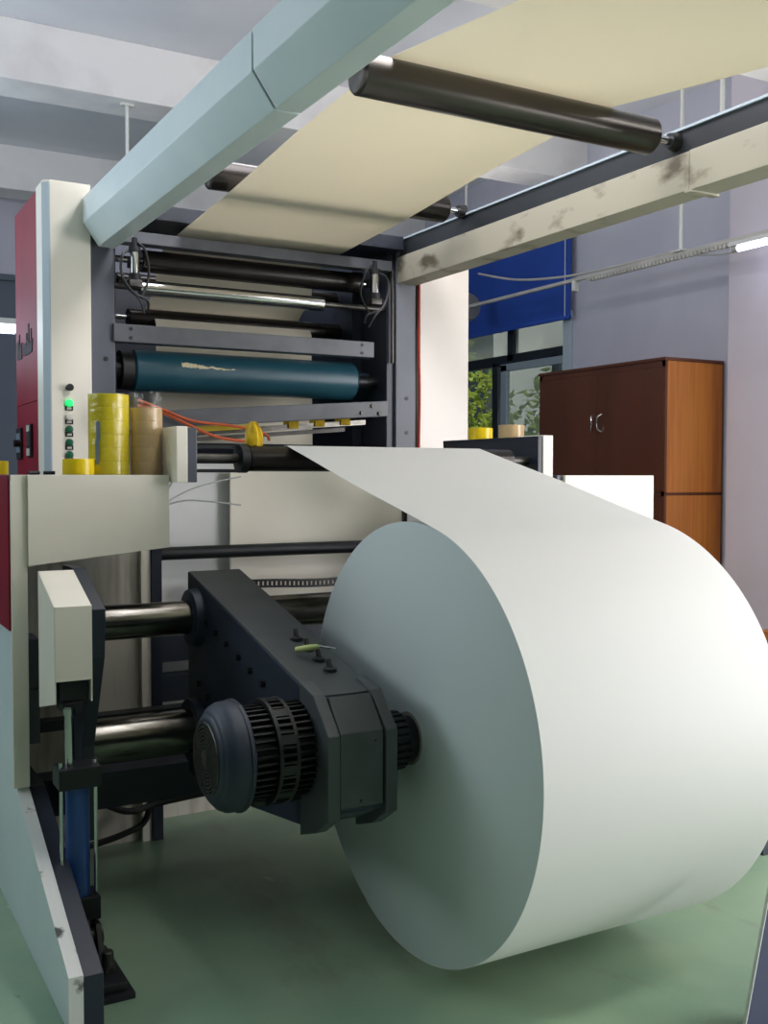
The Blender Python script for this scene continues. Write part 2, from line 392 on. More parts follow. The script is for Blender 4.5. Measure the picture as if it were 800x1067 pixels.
# lighting trunking on ceiling rods, with tube lamp
tr = thing('lighting_trunking', 'long grey lighting trunking running along the right wall', 'trunking', (5.0, 5.6, 2.93))
b = nb(); box(b, 4.985, 5.015, 3.2, 7.42, 2.93, 2.955, .003); obj('rail', b, 'conduit', parent=tr, smooth=False)
b = nb(); box(b, 4.99, 5.01, 4.5, 5.9, 2.915, 2.93)
for k in range(40): box(b, 4.982, 5.018, 4.52 + k * .034, 4.535 + k * .034, 2.905, 2.93)
obj('slotted_strip', b, 'conduit', parent=tr, smooth=False)
b = nb(); box(b, 4.975, 5.02, 6.02, 6.05, 2.86, 2.935, .004); obj('clip', b, 'plastic', parent=tr)
b = nb(); tube(b, [(5.0, 7.3, 3.2), (5.0, 6.8, 3.07), (5.0, 6.3, 3.0), (5.0, 5.8, 2.97), (5.0, 5.0, 2.962)], .009, 8); obj('loose_cable', b, 'conduit', parent=tr)
b = nb(); tube(b, [(5.0, 4.98, 2.95), (5.0, 4.8, 2.90), (5.0, 4.55, 2.87), (5.0, 4.3, 2.90)], .006, 8); obj('lamp_lead', b, 'greycable', parent=tr)
b = nb(); tube(b, [(5.0, 4.98, 2.95), (5.0, 4.98, SL)], .013, 10); box(b, 4.96, 5.04, 4.93, 5.03, 2.953, 2.963); obj('hanger_rod', b, 'plastic', parent=tr)
fl = thing('tube_lamp', 'glowing fluorescent tube under the trunking at the right edge', 'lamp', (5.0, 4.0, 2.88), 'fluorescent lamps')
obj('housing', box(nb(), 4.975, 5.025, 3.3, 4.56, 2.902, 2.929, .004), 'plastic', parent=fl)
b = nb(); cyl(b, 'Y', (5.0, 2.885), .019, 3.33, 4.50, 20); obj('glass_tube', b, 'tube', parent=fl)
for y0, y1 in ((4.50, 4.54), (3.30, 3.33)): obj('end_cap', cyl(nb(), 'Y', (5.0, 2.885), .021, y0, y1, 20), 'greycable', parent=fl)
fn = thing('end_housing', 'round grey housing at the far end of the trunking', 'housing', (5.0, 7.42, 2.82))
b = nb(); lathe(b, [(7.42, .05), (7.43, .11), (7.47, .125), (7.52, .12), (7.56, .06)], 'Y', (5.0, 2.945), 32); obj('shell', b, 'greyfan', parent=fn)
b = nb(); tube(b, [(5.0, 7.49, 3.05), (5.0, 7.49, SL)], .012, 8); obj('hanger_rod', b, 'plastic', parent=fn)
o = obj('ceiling_hanger', tube(nb(), [(4.9, 4.55, 3.40), (4.9, 4.55, SL)], .016, 10), 'plastic'); tag(o, 'short white ceiling hanger rod above the dark rail at upper right', 'hanger')
b = nb(); tube(b, [(1.78, 6.46, 3.30), (1.78, 6.46, 3.80)], .011, 8); box(b, 1.74, 1.82, 6.44, 6.48, 3.785, 3.80)
o = obj('ceiling_hanger', b, 'plastic'); tag(o, 'thin white hanger rod below the ceiling beam at upper left', 'hanger')
fl2 = thing('tube_lamp', 'glowing fluorescent tube far behind the red cabinet at left edge', 'lamp', (.8, 8.0, 2.55), 'fluorescent lamps')
b = nb(); cyl(b, 'X', (8.0, 2.563), .032, .20, 1.36, 16); obj('glass_tube', b, 'tube', parent=fl2)
b = nb(); box(b, .18, 1.38, 7.97, 8.03, 2.597, 2.64); obj('housing', b, 'plastic', parent=fl2)
b = nb()
for x in (.35, .80): tube(b, [(x, 8, 2.64), (x, 8, SL)], .01, 8)
obj('hanger_rod', b, 'plastic', parent=fl2)

# cabinet by the wall
cb = thing('wooden_cabinet', 'tall dark brown two-door wooden cabinet with orange brown side', 'cabinet', (5.1, 5.6, 0))
cx0, cx1, cy0, cy1, ch = 4.85, 5.375, 4.95, 6.26, 2.262
b = nb(); box(b, cx0 + .02, cx1, cy0, cy0 + .025, 0, ch - .012); obj('side_panel', b, 'woodside', parent=cb, smooth=False)
b = nb(); box(b, cx0 + .02, cx1, cy1 - .025, cy1, 0, ch); box(b, cx1 - .01, cx1, cy0, cy1, 0, ch); box(b, cx0 + .02, cx1, cy0, cy1, 1.365, 1.385); box(b, cx0 + .02, cx1, cy0, cy1, .0, .08)
obj('carcass', b, 'wood', parent=cb, smooth=False)
b = nb(); box(b, cx0 - .008, cx1, cy0 - .006, cy1 + .008, ch - .022, ch, .003); obj('top_panel', b, 'wood', parent=cb, smooth=False)
b = nb()
box(b, cx0, cx0 + .02, cy0, cy0 + .03, .0, ch - .022); box(b, cx0, cx0 + .02, cy1 - .03, cy1, .0, ch - .022); box(b, cx0, cx0 + .02, cy0, cy1, 1.36, 1.39); box(b, cx0, cx0 + .02, cy0, cy1, ch - .06, ch - .022)
obj('face_frame', b, 'wood', parent=cb, smooth=False)
ym = (cy0 + cy1) / 2
for (y0, y1, hy, zz) in ((cy0 + .032, ym - .002, ym - .035, 1), (ym + .002, cy1 - .032, ym + .035, 1), (cy0 + .032, ym - .002, ym - .035, 0), (ym + .002, cy1 - .032, ym + .035, 0)):
    z0, z1 = (1.392, ch - .062) if zz else (.09, 1.358)
    d = obj('door', box(nb(), cx0 - .004, cx0 + .016, y0, y1, z0, z1, .002), 'wood', parent=cb, smooth=False)
    hz = 1.86 if zz else .9; s = 1 if hy > ym else -1
    b = nb(); tube(b, [(cx0 - .004, hy + s * .012, hz + .06), (cx0 - .028, hy, hz + .04), (cx0 - .03, hy - s * .008, hz), (cx0 - .028, hy, hz - .04), (cx0 - .004, hy + s * .012, hz - .06)], .006, 8)
    obj('handle', b, 'chrome', parent=d)

# desk sliver at the right edge
dk = thing('wooden_desk', 'orange brown wooden desk behind the roll at the right edge', 'desk', (4.75, 3.3, 0))
obj('desktop', box(nb(), 4.27, 5.2, 2.9, 3.69, .66, .70, .004), 'woodside', parent=dk)
obj('side_panel', box(nb(), 4.30, 4.33, 2.95, 3.66, 0, .66), 'woodside', parent=dk, smooth=False)
obj('side_panel', box(nb(), 5.14, 5.17, 2.95, 3.66, 0, .66), 'woodside', parent=dk, smooth=False)
obj('front_panel', box(nb(), 4.33, 5.14, 3.6, 3.62, .15, .66), 'woodside', parent=dk, smooth=False)
b = nb(); box(b, 4.30, 4.52, 3.42, 3.64, .70, .745, .008); box(b, 4.31, 4.50, 3.43, 3.63, .745, .79, .012)
o = obj('folded_bag', b, 'greyfan'); tag(o, 'grey packet lying on the wooden desk at the right edge', 'packet')

# ------------------------------------------------------------------ the big paper roll
RX0, RX1, RY, RZ, RR = 1.543, 2.403, 2.606, .721, .640
roll = thing('paper_roll', 'huge white paper roll hanging on the unwinding arm above the green floor', 'paper roll', (1.973, RY, RZ - RR))
b = nb(); N = 160
lathe(b, [(RX0 + .0015, RR), (RX1 - .0015, RR)], 'X', (RY, RZ), N, caps=False)
obj('wound_paper', b, 'paper', parent=roll)
for xa, xb in ((RX0, RX0 + .0015), (RX1, RX1 - .0015)):
    b = nb(); lathe(b, [(xa, .076), (xa, RR - .0015), (xb, RR)], 'X', (RY, RZ), N, caps=False)
    obj('cut_end', b, 'paperedge', parent=roll, ang=60)
b = nb(); ringlathe(b, .078, .066, 'X', (RY, RZ), RX0 - .002, RX1 + .002); obj('core_tube', b, 'corecard', parent=roll)
# outermost layer lifting off the roll towards the guide roller
GY, GZ, GR = 3.50, 1.557, .047
pth = []
for k in range(0, 24):
    t = math.radians(30 + k * 2.0 * 1.0)
    if t > math.radians(72): break
    pth.append((RY + (RR + .0012) * math.cos(PI - t - 0) * 1, RZ + (RR + .0012) * math.sin(t)))
def tangent_pts():
    # external tangent from the roll's top to the guide roller's top
    d = Vector((GY - RY, GZ - RZ)); L = d.length; base = math.atan2(d.y, d.x)
    a = base + math.acos(((RR + .002) - (GR + .002)) / L)
    return a
ta = tangent_pts()
pth = []
for k in range(96):
    a = ta + math.radians(190) * (1 - k / 95)
    pth.append((RY + (RR + .0012) * math.cos(a), RZ + (RR + .0012) * math.sin(a)))
p0 = Vector(pth[-1]); p1 = Vector((GY + (GR + .0012) * math.cos(ta), GZ + (GR + .0012) * math.sin(ta)))
for k in range(1, 16): pth.append(tuple(p0.lerp(p1, k / 16)))
for k in range(24):
    a = ta - (ta - math.radians(-60)) * k / 23
    pth.append((GY + (GR + .0012) * math.cos(a), GZ + (GR + .0012) * math.sin(a)))
end = Vector(pth[-1])
pth += [(end.x - .12, end.y - .18)] if False else []
b = nb(); sheet(b, pth, RX0, RX1, .0012, 20, lambda u, i: (.0035 * math.sin(u * 9 + i * .35) * max(0, 1 - abs(i - 103) / 8.5)) if u in (0., 1.) or True else 0)
obj('unwinding_sheet', b, 'paper', parent=roll)

# ------------------------------------------------------------------ unwinding arms
def make_arm():
    t = thing('reel_lifter', 'dark navy unwinding arm with motor and chuck holding the roll by its near end', 'machine arm', (1.3, 3.0, .38))
    prof = [(3.60, 1.147), (2.53, .885), (2.455, .800), (2.455, .585), (2.60, .515), (3.40, .40), (3.60, .42)]
    prism(bb := nb(), prof, 'X', 1.20, 1.40, .004)
    body = obj('arm_housing', bb, 'arm', parent=t, smooth=False)
    # worn top plate
    sl = (1.147 - .885) / (3.60 - 2.53)
    zt = lambda y: .885 + (y - 2.53) * sl
    b = nb(); prism(b, [(3.592, zt(3.592) - .002), (3.592, zt(3.592) + .004), (2.54, zt(2.54) + .004), (2.54, zt(2.54) - .002)], 'X', 1.203, 1.397)
    obj('top_cover', b, 'armtop', parent=t, smooth=False)
    fp = [(2.62, zt(2.62) + .012), (2.53, .897), (2.437, .803), (2.437, .575), (2.52, .52), (2.62, .485)]
    for x0, x1 in ((1.196, 1.232), (1.372, 1.408)):
        b = nb(); prism(b, fp, 'X', x0, x1, .004); obj('flange_plate', b, 'armtop', parent=t, smooth=False)
    b = nb(); prism(b, [(2.52, .890), (2.446, .803), (2.446, .60), (2.50, .56), (2.6, .60), (2.6, .85)], 'X', 1.236, 1.368, .003)
    gc = obj('gear_cover', b, 'armtop', parent=t, smooth=False)
    b = nb()
    b.free()
    for x, z in ((1.345, .775), (1.30, .615)): obj('screw', cyl(nb(), 'Y', (x, z), .004, 2.442, 2.45, 8), 'dulliron', parent=gc)
    # pivot flange ring on the near face, around the upper shaft
    b = nb(); lathe(b, [(1.165, .088), (1.17, .098), (1.20, .102)], 'X', (3.50, .995), 40); obj('shaft_collar', b, 'arm', parent=t)
    b = nb(); lathe(b, [(1.17, .112), (1.20, .116)], 'X', (3.50, .592), 40); obj('shaft_collar', b, 'arm', parent=t)
    for y, z in ((3.40, .99), (3.30, .966), (3.20, .942), (3.09, .915), (2.99, .89), (2.887, .866), (3.474, .763), (3.375, .734)):
        b = nb(); cyl(b, 'X', (y, z), .011, 1.186, 1.20, 6); obj('bolt', b, 'blackmetal', parent=t, smooth=False)
    # toggle switches on the sloped top
    for y in (2.925, 2.845, 2.765, 2.69):
        x = 1.325
        b = nb(); z = zt(y) + .004
        lathe(b, [(z - .005, .021), (z + .006, .021), (z + .009, .014), (z + .011, .013)], 'Z', (x, y), 16)
        sw = obj('toggle_switch', b, 'blackmetal', parent=t)
        b = nb(); prism(b, [(y - .012, z + .008), (y + .010, z + .008), (y + .016, z + .030), (y + .004, z + .034)], 'X', x - .005, x + .005, .002)
        obj('lever', b, 'black', parent=sw)
    # bearing disc and ribbed chuck into the core
    cc = (RY, RZ)
    b = nb(); lathe(b, [(1.404, .125), (1.425, .125), (1.44, .112), (1.455, .085)], 'X', cc, 48); obj('bearing_disc', b, 'blackmetal', parent=t)
    b = nb(); lathe(b, [(1.45, .078), (1.50, .078), (1.515, .072), (1.560, .064)], 'X', cc, 48)
    for k in range(24):
        a = 2 * PI * k / 24; bb = bmesh.new(); box(bb, 1.452, 1.505, -.007, .007, .074, .086, .002)
        bmesh.ops.rotate(bb, verts=bb.verts, cent=(0, 0, 0), matrix=Matrix.Rotation(a, 3, 'X'))
        bmesh.ops.translate(bb, vec=(0, cc[0], cc[1]), verts=bb.verts); merge(b, bb)
    obj('chuck', b, 'blackmetal', parent=t)
    # electric motor on the near face
    mc = (2.63, .735)
    b = nb(); lathe(b, [(.99, .112), (1.21, .112)], 'X', mc, 48)
    for k in range(40):
        a = 2 * PI * k / 40
        if 20 <= k % 40 <= 22: continue
        bb = bmesh.new(); box(bb, 1.0, 1.198, -.0028, .0028, .108, .132)
        bmesh.ops.rotate(bb, verts=bb.verts, cent=(0, 0, 0), matrix=Matrix.Rotation(a, 3, 'X'))
        bmesh.ops.translate(bb, vec=(0, mc[0], mc[1]), verts=bb.verts); merge(b, bb)
    box(b, 1.04, 1.185, mc[0] - .05, mc[0] + .02, mc[1] - .138, mc[1] - .10, .006)
    mo = obj('motor', b, 'blackmetal', parent=t, ang=25)
    b = nb(); lathe(b, [(1.012, .130), (1.012, .150), (1.008, .153), (1.0, .153), (.998, .149), (.968, .148), (.952, .140), (.948, .134), (.946, .133), (.938, .124), (.936, .118), (.934, .117), (.928, .108), (.927, .100)], 'X', mc, 56, caps=True)
    fc = obj('fan_cover', b, 'arm', parent=mo)
    b = nb()
    for r in (.026, .036, .046, .056, .066, .076, .086, .096): ringlathe(b, r + .0024, r - .0024, 'X', mc, .922, .929, 40)
    for k in range(16):
        a = PI * 2 * k / 16; bb = bmesh.new(); box(bb, .922, .929, -.0016, .0016, .02, .098)
        bmesh.ops.rotate(bb, verts=bb.verts, cent=(0, 0, 0), matrix=Matrix.Rotation(a, 3, 'X'))
        bmesh.ops.translate(bb, vec=(0, mc[0], mc[1]), verts=bb.verts); merge(b, bb)
    cyl(b, 'X', mc, .022, .920, .929, 24)
    obj('fan_grille', b, 'dulliron', parent=mo)
    b = nb()
    for xa in (1.080, 1.128): ringlathe(b, .146, .134, 'X', mc, xa, xa + .010, 56)
    for k in range(44):
        a = 2 * PI * k / 44; wdt = .013 if k % 4 == 0 else .003
        bb = bmesh.new(); box(bb, 1.085, 1.133, -wdt, wdt, .135, .145)
        bmesh.ops.rotate(bb, verts=bb.verts, cent=(0, 0, 0), matrix=Matrix.Rotation(a, 3, 'X'))
        bmesh.ops.translate(bb, vec=(0, mc[0], mc[1]), verts=bb.verts); merge(b, bb)
    obj('slotted_band', b, 'blackmetal', parent=mo)
    return t
arm = make_arm()
# plain far arm behind the roll
fa = thing('reel_lifter', 'dark unwinding arm at the far end of the roll, mostly behind it', 'machine arm', (2.65, 3.0, .38))
b = nb(); prism(b, [(3.60, 1.147), (2.53, .885), (2.455, .800), (2.455, .585), (2.60, .515), (3.40, .40), (3.60, .42)], 'X', 2.546, 2.70, .004); obj('arm_housing', b, 'arm', parent=fa, smooth=False)
b = nb(); lathe(b, [(2.386, .064), (2.43, .072), (2.47, .078), (2.546, .12)], 'X', (RY, RZ), 40); obj('chuck', b, 'blackmetal', parent=fa)
# screwdriver lying on the arm
def zt(y): return .893 + (y - 2.53) * .2449
sd = thing('screwdriver', 'screwdriver with pale yellow handle lying between switches on the arm', 'screwdriver', (1.30, 2.78, zt(2.78)))
a0 = Vector((1.272, 2.815, zt(2.815) + .011)); a1 = Vector((1.318, 2.750, zt(2.750) + .044)); a2 = Vector((1.352, 2.705, zt(2.705) + .052))
b = nb(); L = a1 - a0
P = [a0 + L * s for s in (0, .04, .5, .9, 1)]; R = (.004, .009, .010, .008, .005)
def taper(bm, P, R, n=12):
    b = bmesh.new(); rings = []
    d = (P[-1] - P[0]).normalized(); up = d.orthogonal().normalized(); s = d.cross(up)
    for p, r in zip(P, R): rings.append([b.verts.new(p + up * (r * math.cos(2 * PI * k / n)) + s * (r * math.sin(2 * PI * k / n))) for k in range(n)])
    for i in range(len(rings) - 1):
        for k in range(n): b.faces.new((rings[i][k], rings[i][(k + 1) % n], rings[i + 1][(k + 1) % n], rings[i + 1][k]))
    b.faces.new(rings[0]); b.faces.new(rings[-1][::-1]); bmesh.ops.recalc_face_normals(b, faces=b.faces); merge(bm, b)
taper(b, P, R); obj('handle', b, 'handle', parent=sd)
b = nb(); tube(b, [a1, a2], .0035, 8); obj('shank', b, 'chrome', parent=sd)

# cross shafts
b = nb(); cyl(b, 'X', (3.50, .995), .060, .80, 3.15, 40); o = obj('cross_shaft', b, 'steel'); tag(o, 'upper oily steel shaft running through the navy arm', 'shaft', 'cross shafts of the unwinding stand')
b = nb(); cyl(b, 'X', (3.50, .592), .077, .804, 3.14, 40); o = obj('cross_shaft', b, 'steel'); tag(o, 'lower thicker oily steel shaft below the other one', 'shaft', 'cross shafts of the unwinding stand')

# ------------------------------------------------------------------ unwinding stands
def stand(mir):
    X = (lambda x: x) if not mir else (lambda x: 2 * 1.973 - x)
    def B(b, x0, x1, *a, **k):
        xa, xb = sorted((X(x0), X(x1))); return box(b, xa, xb, *a, **k)
    def Pr(b, pts, x0, x1, bev=0.):
        xa, xb = sorted((X(x0), X(x1))); return prism(b, pts, 'X', xa, xb, bev)
    if not mir:
        t = thing('unwinding_stand', 'white unwinding stand with red side cover and navy foot at the left', 'machine stand', (.86, 3.6, 0))
    else:
        t = thing('unwinding_stand', 'white unwinding stand behind the roll at the right, in front of the cabinet', 'machine stand', (3.09, 3.6, 0))
    side = [(3.52, 1.497), (3.52, .455), (2.772, .150), (2.772, 0), (4.25, 0), (4.25, 1.497)]
    b = nb(); Pr(b, side, .590, .627, .002); obj('side_plate', b, 'bluewhite' if not mir else 'white', parent=t, smooth=False)
    b = nb(); prism(b, [(3.522, .462), (3.517, .462), (2.768, .156), (2.768, .006), (2.772, .006), (2.772, .1525)], 'X', min(X(.5885), X(.6275)), max(X(.5885), X(.6275)))
    obj('worn_edge', b, 'whiteworn', parent=t, smooth=False)
    b = nb(); Pr(b, [(4.2, .46), (3.54, .46), (2.772, .150), (2.772, 0), (4.2, 0)], .628, .683, .003); obj('foot_bar', b, 'navy', parent=t, smooth=False)
    b = nb(); B(b, .577, .6275, 3.505, 3.522, .47, 1.497, bev=.002); obj('corner_post', b, 'white', parent=t, smooth=False)
    # tapered front panel
    xa, xb = X(.6275), X(1.100); pts = [(xa, 1.497), (xb, 1.497), (xb, 1.246), (xa, 1.199)]
    b = nb(); prism(b, pts, 'Y', 3.49, 3.508, .002); obj('front_panel', b, 'white', parent=t, smooth=False)
    b = nb(); B(b, .5755, 1.13, 3.509, 4.25, 1.478, 1.497, bev=.002); obj('top_tray', b, 'slate', parent=t, smooth=False)
    b = nb(); B(b, 1.085, 1.10, 3.53, 4.22, 1.25, 1.478); obj('tray_side', b, 'white', parent=t, smooth=False)
    if not mir:
        b = nb(); Pr(b, [(3.53, 1.497), (3.53, .985), (4.24, .985), (4.24, 1.497)], .572, .588, .004); obj('side_cover', b, 'red', parent=t, smooth=False)
    b = nb(); B(b, .59, .61, 4.26, 4.64, 0, 1.45); obj('rear_light_block', b, 'slate', parent=t, smooth=False)  # unseen plate added to block light from the floor underneath
    b = nb(); B(b, .63, 1.175, 4.14, 4.16, .0, 1.24); obj('back_panel', b, 'grime', parent=t, smooth=False)
    b = nb(); B(b, 1.176, 1.214, 4.11, 4.15, 0, 1.2); obj('edge_strip', b, 'white', parent=t, smooth=False)
    b = nb(); B(b, 1.216, 1.258, 4.10, 4.16, 0, 1.2); obj('rear_post', b, 'navy', parent=t, smooth=False)
    b = nb(); B(b, .63, .675, 3.56, 3.70, .78, .95, bev=.003); B(b, .63, .67, 3.55, 4.13, .60, .78); obj('slide_block', b, 'slate', parent=t, smooth=False)
    return t
st = stand(False)
st2 = stand(True)
o = obj('cross_beam', box(nb(), .684, 3.262, 3.68, 3.80, .300, .43, .004), 'navy', smooth=False); tag(o, 'long navy cross beam between the stands behind the lower shaft', 'beam')
b = nb(); box(b, .684, 3.262, 3.95, 4.02, .535, .575, .003)
o = obj('tie_bar', b, 'blackmetal', smooth=False); tag(o, 'dark tie bar behind the two steel shafts', 'bar')

# bracket arms carrying the guide roller
def bracket(label, x0, x1, cx0, cx1, shelf):
    t = thing('roller_bracket', label, 'bracket', ((x0 + x1) / 2, 3.8, 1.47))
    obj('bracket_plate', box(nb(), x0, x1, 3.43, 4.16, 1.472, 1.660, .003), 'navy' if shelf else 'slate', parent=t, smooth=False)
    obj('end_cap', box(nb(), cx0, cx1, 3.425, 3.58, 1.472, 1.664, .003), 'white', parent=t, smooth=False)
    if shelf: obj('top_shelf', box(nb(), *shelf, 1.646, 1.660, .001), 'navy', parent=t, smooth=False)
    return t
bracket('slate bracket with white end cap beside the tan tape stack', 1.145, 1.180, 1.105, 1.145, None)
bracket('dark bracket with white end cap in front of the window, carrying two tapes', 2.650, 2.674, 2.674, 2.726, (2.650, 2.87, 3.62, 4.16))
gr = thing('guide_roller', 'black guide roller under the sheet leaving the big roll', 'roller', (1.95, GY, GZ - GR))
b = nb(); cyl(b, 'X', (GY, GZ), GR - .0005, 1.395, 2.55, 40); obj('roller_body', b, 'blackroller', parent=gr)
b = nb(); lathe(b, [(1.355, .030), (1.357, .052), (1.388, .052), (1.39, .040)], 'X', (GY, GZ), 32); obj('hub_disc', b, 'blackmetal', parent=gr)
b = nb(); cyl(b, 'X', (GY, GZ), .018, 1.18, 2.65, 24); obj('shaft', b, 'dulliron', parent=gr)
obj('yoke_bar', box(nb(), 1.18, 1.36, 3.47, 3.50, 1.506, 1.518), 'blackmetal', parent=gr, smooth=False)
obj('yoke_bar', box(nb(), 1.18, 1.36, 3.49, 3.53, 1.592, 1.604), 'blackmetal', parent=gr, smooth=False)
b = nb(); cyl(b, 'X', (3.64, 1.562), .026, 2.52, 2.65, 24); o = obj('stub_shaft', b, 'dulliron'); tag(o, 'grey stub shaft on the dark bracket right of the sheet', 'shaft')
# yellow cloth cap on the guide roller
b = bmesh.new(); ncl = 20; prev = None
prof = [(1.603, .052), (1.62, .056), (1.645, .050), (1.668, .040), (1.682, .026), (1.688, .010)]
rings = []
for z, r in prof:
    rings.append([b.verts.new((1.43 + (r * .62) * math.cos(2 * PI * k / ncl) * (1 + .12 * math.sin(k * 5.1 + z * 60)), GY + .03 + r * .6 * math.sin(2 * PI * k / ncl) * (1 + .12 * math.cos(k * 3.7)), z + .006 * math.sin(k * 2.3))) for k in range(ncl)])
for i in range(len(rings) - 1):
    for k in range(ncl): b.faces.new((rings[i][k], rings[i][(k + 1) % ncl], rings[i + 1][(k + 1) % ncl], rings[i + 1][k]))
b.faces.new(rings[0]); b.faces.new(rings[-1][::-1]); bmesh.ops.recalc_face_normals(b, faces=b.faces)
o = obj('yellow_cap', b, 'yellowcloth'); tag(o, 'crumpled yellow cloth cap sitting on the black guide roller', 'cap')

# ------------------------------------------------------------------ lift lever with its white hood, hydraulic cylinder
lv = thing('lift_lever', 'dark lift lever with white steel hood above the hydraulic cylinder', 'lever', (.78, 3.35, .4))
b = nb(); prism(b, [(3.47, 1.190), (3.20, 1.083), (3.215, .93), (3.36, .62), (3.38, .30), (3.62, .30), (3.62, 1.19)], 'X', .762, .804, .003); obj('lever_plate', b, 'navy', parent=lv, smooth=False)
b = nb()
prism(b, [(3.445, 1.186), (3.20, 1.096), (3.20, 1.092), (3.445, 1.182)], 'X', .650, .760)
box(b, .650, .760, 3.198, 3.202, .868, 1.096)
prism(b, [(3.445, 1.186), (3.20, 1.096), (3.20, .800), (3.445, .745)], 'X', .648, .652)
prism(b, [(3.24, 1.10), (3.20, 1.096), (3.20, .80), (3.24, .80)], 'X', .757, .761)
obj('hood', b, 'white', parent=lv, smooth=False)
b = nb(); box(b, .665, .755, 3.22, 3.40, .80, .92, .004); box(b, .675, .735, 3.21, 3.32, .765, .80, .004); obj('pivot_block', b, 'blackmetal', parent=lv, smooth=False)
hc = thing('hydraulic_cylinder', 'blue hydraulic cylinder with chrome rod standing beside the navy foot', 'cylinder', (.72, 3.15, 0))
def HX(z): return .712
b = nb(); cyl(b, 'Z', (.712, 3.2), .036, .20, .56, 36); obj('barrel', b, 'bluecyl', parent=hc)
b = nb(); box(b, .648, .775, 3.15, 3.25, .545, .608, .004); obj('end_cap', b, 'blackmetal', parent=hc, smooth=False)
b = nb(); box(b, .655, .77, 3.15, 3.25, .135, .205, .004); obj('end_cap', b, 'blackmetal', parent=hc, smooth=False)
b = nb(); cyl(b, 'Z', (.690, 3.2), .014, .60, .79, 24); cyl(b, 'Z', (.690, 3.2), .018, .765, .785, 24); obj('rod', b, 'chrome', parent=hc)
for dx, dy in ((-.052, -.02), (.050, -.02)):
    b = nb(); cyl(b, 'Z', (.712 + dx, 3.2 + dy), .0065, .15, .625, 10); obj('tie_rod', b, 'chrome', parent=hc)
b = nb()
prism(b, [(3.15, .14), (3.25, .14), (3.23, .02), (3.12, .02), (3.12, .08)], 'X', .70, .735, .004); prism(b, [(3.15, .12), (3.25, .12), (3.23, .02), (3.10, .02)], 'X', .752, .77, .003)
cyl(b, 'X', (3.18, .075), .030, .69, .778, 24)
obj('clevis', b, 'dulliron', parent=hc)
b = nb(); box(b, .685, .80, 2.88, 3.22, 0, .018, .003); box(b, .685, .782, 2.90, 3.2, .018, .045, .008); obj('foot_plate', b, 'blackmetal', parent=hc)
b = nb(); cyl(b, 'Z', (.748, 2.99), .017, .045, .105, 20, .003); cyl(b, 'Z', (.748, 2.99), .024, .045, .06, 6); obj('anchor_bolt', b, 'dulliron', parent=hc)
for pts, nm in (([(.80, 3.95, .30), (.92, 3.97, .27), (1.02, 4.0, .20), (1.10, 4.0, .17), (1.22, 4.02, .18), (1.45, 4.0, .20), (1.8, 4.0, .22)], 'thick black hydraulic hose sagging behind the cylinder'),
                ([(.72, 4.0, .06), (.90, 4.02, .05), (1.08, 4.03, .075), (1.17, 4.04, .12), (1.20, 4.05, .28)], 'lower black hose lying along the floor behind the cylinder')):
    o = obj('hydraulic_hose', tube(nb(), pts, .013, 10), 'black'); tag(o, nm, 'hose', 'hydraulic hoses')

# ------------------------------------------------------------------ tapes and small things on the tray
def tape(label, x, y, z, r, h, mt, core='corecard', group=None, ri=.036):
    t = thing('tape_roll', label, 'tape roll', (x, y, z), group)
    b = nb(); bb = bmesh.new(); lathe(bb, [(z + .0, ri), (z, r - .001), (z + .001, r), (z + h - .001, r), (z + h, r - .001), (z + h, ri), (z, ri)], 'Z', (x, y), 48, caps=False)
    bmesh.ops.remove_doubles(bb, verts=bb.verts, dist=1e-6); bmesh.ops.recalc_face_normals(bb, faces=bb.faces); merge(b, bb)
    obj('tape', b, mt, parent=t)
    b = nb(); ringlathe(b, ri, ri - .004, 'Z', (x, y), z, z + h, 40); obj('core', b, core, parent=t)
    return t
TZ = 1.4975
ordn = ['lowest', 'second from the bottom', 'third from the bottom', 'third from the top', 'second from the top', 'topmost']
for k in range(6):
    tape('yellow tape roll in the shrink-wrapped yellow stack, ' + ordn[k], .925, 3.62, TZ + k * .0464, .069, .0462, 'yellowtape', group='yellow tape rolls of the wrapped stack')
ord5 = ['lowest', 'second from the bottom', 'middle one', 'second from the top', 'topmost']
for k in range(5):
    tape('tan tape roll in the tan stack beside the bracket, ' + ord5[k], 1.058, 3.62, TZ + k * .0472, .056, .0470, 'tantape', group='tan tape rolls of the wrapped stack')
def wrap(label, x, y, z0, z1, r, wr, mt, top=True):
    b = bmesh.new(); n = 64; zs = 16; rings = []
    rnd = random.Random(int(x * 1000))
    ph = [rnd.uniform(0, 6.28) for _ in range(8)]
    for i in range(zs + 1):
        z = z0 + (z1 - z0) * i / zs; ring = []
        for k in range(n):
            a = 2 * PI * k / n
            d = wr * (math.sin(3 * a + ph[0] + z * 40) * .4 + math.sin(7 * a + ph[1] - z * 90) * .35 + math.sin(13 * a + ph[2] + z * 130) * .25)
            ring.append(b.verts.new((x + (r + abs(d)) * math.cos(a), y + (r + abs(d)) * math.sin(a), z)))
        rings.append(ring)
    for i in range(zs):
        for k in range(n): b.faces.new((rings[i][k], rings[i][(k + 1) % n], rings[i + 1][(k + 1) % n], rings[i + 1][k]))
    if top:
        c = b.verts.new((x, y, z1 + .002))
        for k in range(n): b.faces.new((rings[-1][k], rings[-1][(k + 1) % n], c))
    o = obj('plastic_wrap', b, mt, ang=80); tag(o, label, 'plastic wrap', 'shrink wrap around the tape stacks'); return o
wy = wrap('clear shrink wrap around the tall yellow tape stack', .925, 3.62, TZ + .001, TZ + .2815, .0695, .002, 'film')
b = bmesh.new(); ca = math.atan2(-3.62, -.925) - math.radians(33); g = []
